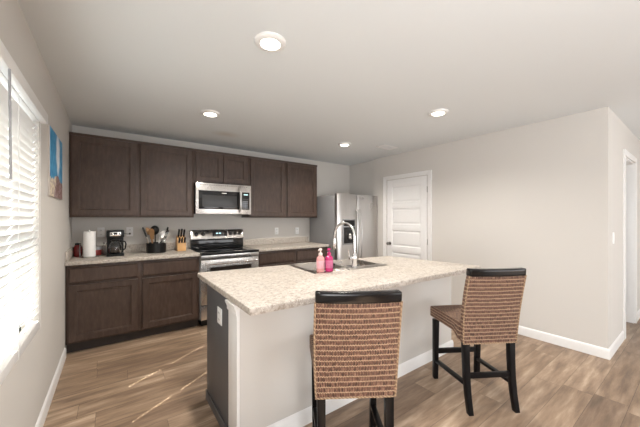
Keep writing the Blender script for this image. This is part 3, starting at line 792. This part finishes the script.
jr = thing('jar', 'dark red ribbed jar in the corner left of the paper towels', 'jar', (.064, -.17, ZW))
MB().lathe([(.030, 0), (.036, .01), (.040, .05), (.038, .10), (.030, .125), (.024, .132)], n=20).build('jar_body', 'red', jr, smooth=True)
MB().lathe([(.026, .1325), (.027, .15), (.010, .154)], n=20).build('lid', 'black', jr, smooth=True)
j2 = thing('spice_shaker', 'slim shaker with a black cap between the jar and paper towels', 'spice shaker', (.128, -.075, ZW))
MB().lathe([(.020, 0), (.022, .004), (.022, .12), (.018, .128)], n=18).build('shaker_body', 'redlab', j2, smooth=True)
MB().lathe([(.019, .1285), (.019, .155), (.008, .157)], n=18).build('cap', 'black', j2, smooth=True)
cp = thing('red_canister', 'short red and white canister right of the paper towels', 'canister', (.225, -.10, ZW))
MB().lathe([(.046, 0), (.048, .004), (.048, .055), (.046, .060)], n=24).build('canister_body', 'redlab', cp, smooth=True)
MB().lathe([(.047, .0605), (.049, .063), (.049, .095), (.044, .10), (.015, .102)], n=24).build('lid', 'plate', cp, smooth=True)
gj = thing('glass_jar', 'small clear glass jar directly left of the coffee maker', 'glass jar', (.318, -.13, ZW))
MB().lathe([(.034, 0), (.036, .004), (.036, .10), (.028, .118), (.028, .128), (.025, .128), (.025, .118), (.033, .098), (.033, .008), (.005, .006)], n=22).build('jar_body', 'glass', gj, smooth=True)
MB().lathe([(.030, .1285), (.030, .145), (.010, .147)], n=22).build('lid', 'steel2', gj, smooth=True)

cm = thing('coffee_maker', 'black drip coffee maker with a glass carafe on the left worktop', 'coffee maker', (.405, -.285, ZW)); cm.scale = (.86, .9, .9)
MB().box(-.095, .095, -.115, .11, 0, .030).build('base', 'black', cm, .008)
MB().box(-.092, .092, .035, .108, .0305, .235).build('water_tank', 'black', cm, .006)
hd_ = MB().box(-.097, .097, -.110, .110, .2355, .325).build('brew_head', 'black', cm, .010)
MB().box(-.060, .060, -.1125, -.1105, .255, .305).build('control_panel', 'steel2', hd_, .002)
b = MB(); b.box(-.018, .018, -.1135, -.1127, .270, .298); b.build('clock_screen', 'blackgl', hd_)
for x in (-.045, .045): MB().lathe([(.010, 0), (.010, .004), (.003, .005)], (x, -.1126, .282), 12, 'Y').build('button', 'black', hd_, smooth=True)
ca = MB().lathe([(.055, .036), (.066, .040), (.074, .09), (.070, .14), (.050, .175), (.047, .19), (.044, .19), (.047, .174), (.067, .138), (.071, .09), (.063, .043), (.01, .040)], (0, -.04, 0), 28).build('carafe', 'glass', cm, smooth=True)
MB().lathe([(.060, .0445), (.0695, .09), (.0675, .118), (.01, .1185)], (0, -.04, 0), 24).build('coffee', 'coffee', ca, smooth=True)
MB().lathe([(.049, .1905), (.050, .204), (.02, .212)], (0, -.04, 0), 20).build('carafe_lid', 'black', ca, smooth=True)
MB().tube([(.052, -.055, .185), (.105, -.075, .180), (.115, -.08, .15), (.108, -.077, .09), (.078, -.062, .065)], .009, 10).build('carafe_handle', 'black', ca, smooth=True)
MB().tube([(.09, .05, .285), (.115, .12, .270), (.150, .20, .262), (.172, .27, .262), (.174, .286, .262)], .0035, 8).build('power_cord', 'black', cm, smooth=True)
MB().lathe([(.013, -.001), (.013, .018), (.008, .022)], (.174, .3045, .262), 12, 'Y').build('plug', 'black', cm, smooth=True)

# crock with utensils
CX, CY = .825, -.225
cr = MB().lathe([(.102, 0), (.110, .004), (.111, .122), (.108, .124), (.104, .120), (.102, .010), (.01, .008)], (0, 0, 0), 36).build('utensil_crock', 'black', smooth=True, loc=(CX, CY, ZW))
tag(cr, 'wide black crock full of cooking utensils on the left worktop', 'utensil crock')
def utensil(name, label, cat, dx, dy, tx, ty, hl, builder, hm='black', hr=.006):
    """dx,dy: foot in the crock; tx,ty: lean; hl: handle length"""
    t = thing(name, label, cat, (CX+dx, CY+dy, ZW+.012), 0, 'cooking utensils in the crock')
    t.scale = (1.22, 1.22, 1.16)
    d = Vector((tx*1.15, ty, 1)).normalized(); q = d.to_track_quat('Z', 'Y').to_matrix().to_4x4()
    b = MB(); b.tube([(0, 0, 0), (0, 0, hl*.5), (0, 0, hl)], [hr*.9, hr, hr*.8], 8); b.xform(q); b.build('handle', hm, t, smooth=True)
    for nm, bb, m in builder(hl): bb.xform(q); bb.build(nm, m, t, smooth=True)
    return t
def paddle(w_, h_, m, th=.004, slots=False):
    def f(hl):
        b = MB(); n = 12; pts = []
        for k in range(n+1):
            a = PI*k/n; pts.append((w_/2*math.cos(a), h_*.72+h_*.28*math.sin(a)))
        pts += [(-w_*.30, 0), (w_*.30, 0)]
        A = [b.bm.verts.new((x, -th/2, hl-.012+y)) for x, y in pts]; Bq = [b.bm.verts.new((x, th/2, hl-.012+y)) for x, y in pts]
        b.bm.faces.new(A); b.bm.faces.new(Bq[::-1])
        for i in range(len(pts)): b.bm.faces.new((A[i], A[(i+1) % len(pts)], Bq[(i+1) % len(pts)], Bq[i]))
        return [('blade', b, m)]
    return f
def bowl(r, m, dz=0, flat=.55):
    def f(hl):
        b = MB(); pr_ = [(.001, 0), (.5*r, .10*r), (.86*r, .42*r), (r, .85*r), (.93*r, .85*r), (.8*r, .45*r), (.45*r, .18*r), (.001, .1*r)]
        b.lathe(pr_, n=22, axis='Y'); b.xform(Matrix.Translation((0, .0, hl+r*.9)) @ Matrix.Diagonal((1, 1, 1.25, 1)) @ Matrix.Rotation(.15, 4, 'X'))
        return [('bowl', b, m)]
    return f
utensil('spatula', 'black slotted spatula leaning furthest left in the crock', 'spatula', -.050, .01, -.26, -.05, .185, paddle(.070, .105, 'black'))
utensil('cooking_tongs', 'steel tongs leaning left in the crock below the black spatula', 'tongs', -.055, -.03, -.26, -.1, .13, paddle(.035, .06, 'steel2'), 'steel2', .007)
utensil('wooden_spoon', 'wooden spoon standing left of centre in the crock', 'wooden spoon', -.030, .020, -.10, .05, .20, bowl(.034, 'spoon'), 'spoon')
utensil('wooden_spatula', 'wide brown wooden spatula in front of the wooden spoon', 'wooden spatula', -.035, -.025, -.07, -.08, .150, paddle(.060, .115, 'spoon', .006), 'spoon')
utensil('ladle', 'black ladle standing tall in the middle of the crock', 'ladle', -.010, .010, .0, .02, .20, bowl(.042, 'black'))
utensil('serving_spoon', 'large white serving spoon in the middle of the crock', 'serving spoon', .012, -.030, .10, -.08, .165, bowl(.036, 'plate'), 'plate')
utensil('strainer', 'round pale strainer with a dark rim right of the white spoon', 'strainer', .030, .0, .20, .0, .165, bowl(.040, 'steel2'), 'black')
utensil('kitchen_spoon', 'steel spoon standing low between the ladle and strainer', 'spoon', .045, -.055, .10, -.14, .115, bowl(.026, 'steel2'), 'steel2', .005)
utensil('knife_steel', 'slim black sharpening rod leaning right in the crock', 'sharpening rod', .055, .015, .22, .02, .22, lambda hl: [('grip', MB().tube([(0, 0, hl), (0, 0, hl+.05)], [.008, .010], 8), 'black')])
utensil('wooden_turner', 'pale narrow turner leaning furthest right in the crock', 'turner', .050, -.035, .36, -.1, .145, paddle(.034, .09, 'canvas'), 'canvas')

kb = thing('knife_block', 'pale wooden knife block with black handled knives beside the range', 'knife block', (1.112, -.19, ZW))
b = MB(); pr_ = [(-.075, 0), (.075, 0), (.075, .150), (-.005, .205), (-.075, .110)]
A = [b.bm.verts.new((-.052, y, z)) for y, z in pr_]; Bq = [b.bm.verts.new((.052, y, z)) for y, z in pr_]
b.bm.faces.new(A); b.bm.faces.new(Bq[::-1])
for i in range(5): b.bm.faces.new((A[i], A[(i+1) % 5], Bq[(i+1) % 5], Bq[i]))
b.build('block', 'beech', kb, .004)
n0 = Vector((0, -.55, .83)).normalized()
kl = [('large chef knife at the top left of the knife block', -.032, .020, .12, .022), ('large carving knife at the top middle of the knife block', 0, .020, .125, .021), ('bread knife at the top right of the knife block', .032, .020, .115, .020),
      ('short knife at the lower left of the knife block', -.032, -.035, .085, .016), ('short knife at the lower middle of the knife block', 0, -.035, .085, .016), ('short knife at the lower right of the knife block', .032, -.035, .085, .016)]
for lb, x, dy, ln, wd in kl:
    y0 = -.040+dy; z0 = .110+(y0+.075)/.070*.095
    kn = thing('kitchen_knife', 'black handled '+lb, 'knife', (1.112+x, -.19+y0, ZW+z0), 0, 'knives in the knife block')
    b = MB(); b.bar(n0*.006, n0*ln, .020, wd*1.1, .022, wd*1.3); b.build('handle', 'black', kn, .004)
    b = MB(); b.bar(n0*.0005, n0*.008, .015, wd*1.1); b.build('bolster', 'steel2', kn)
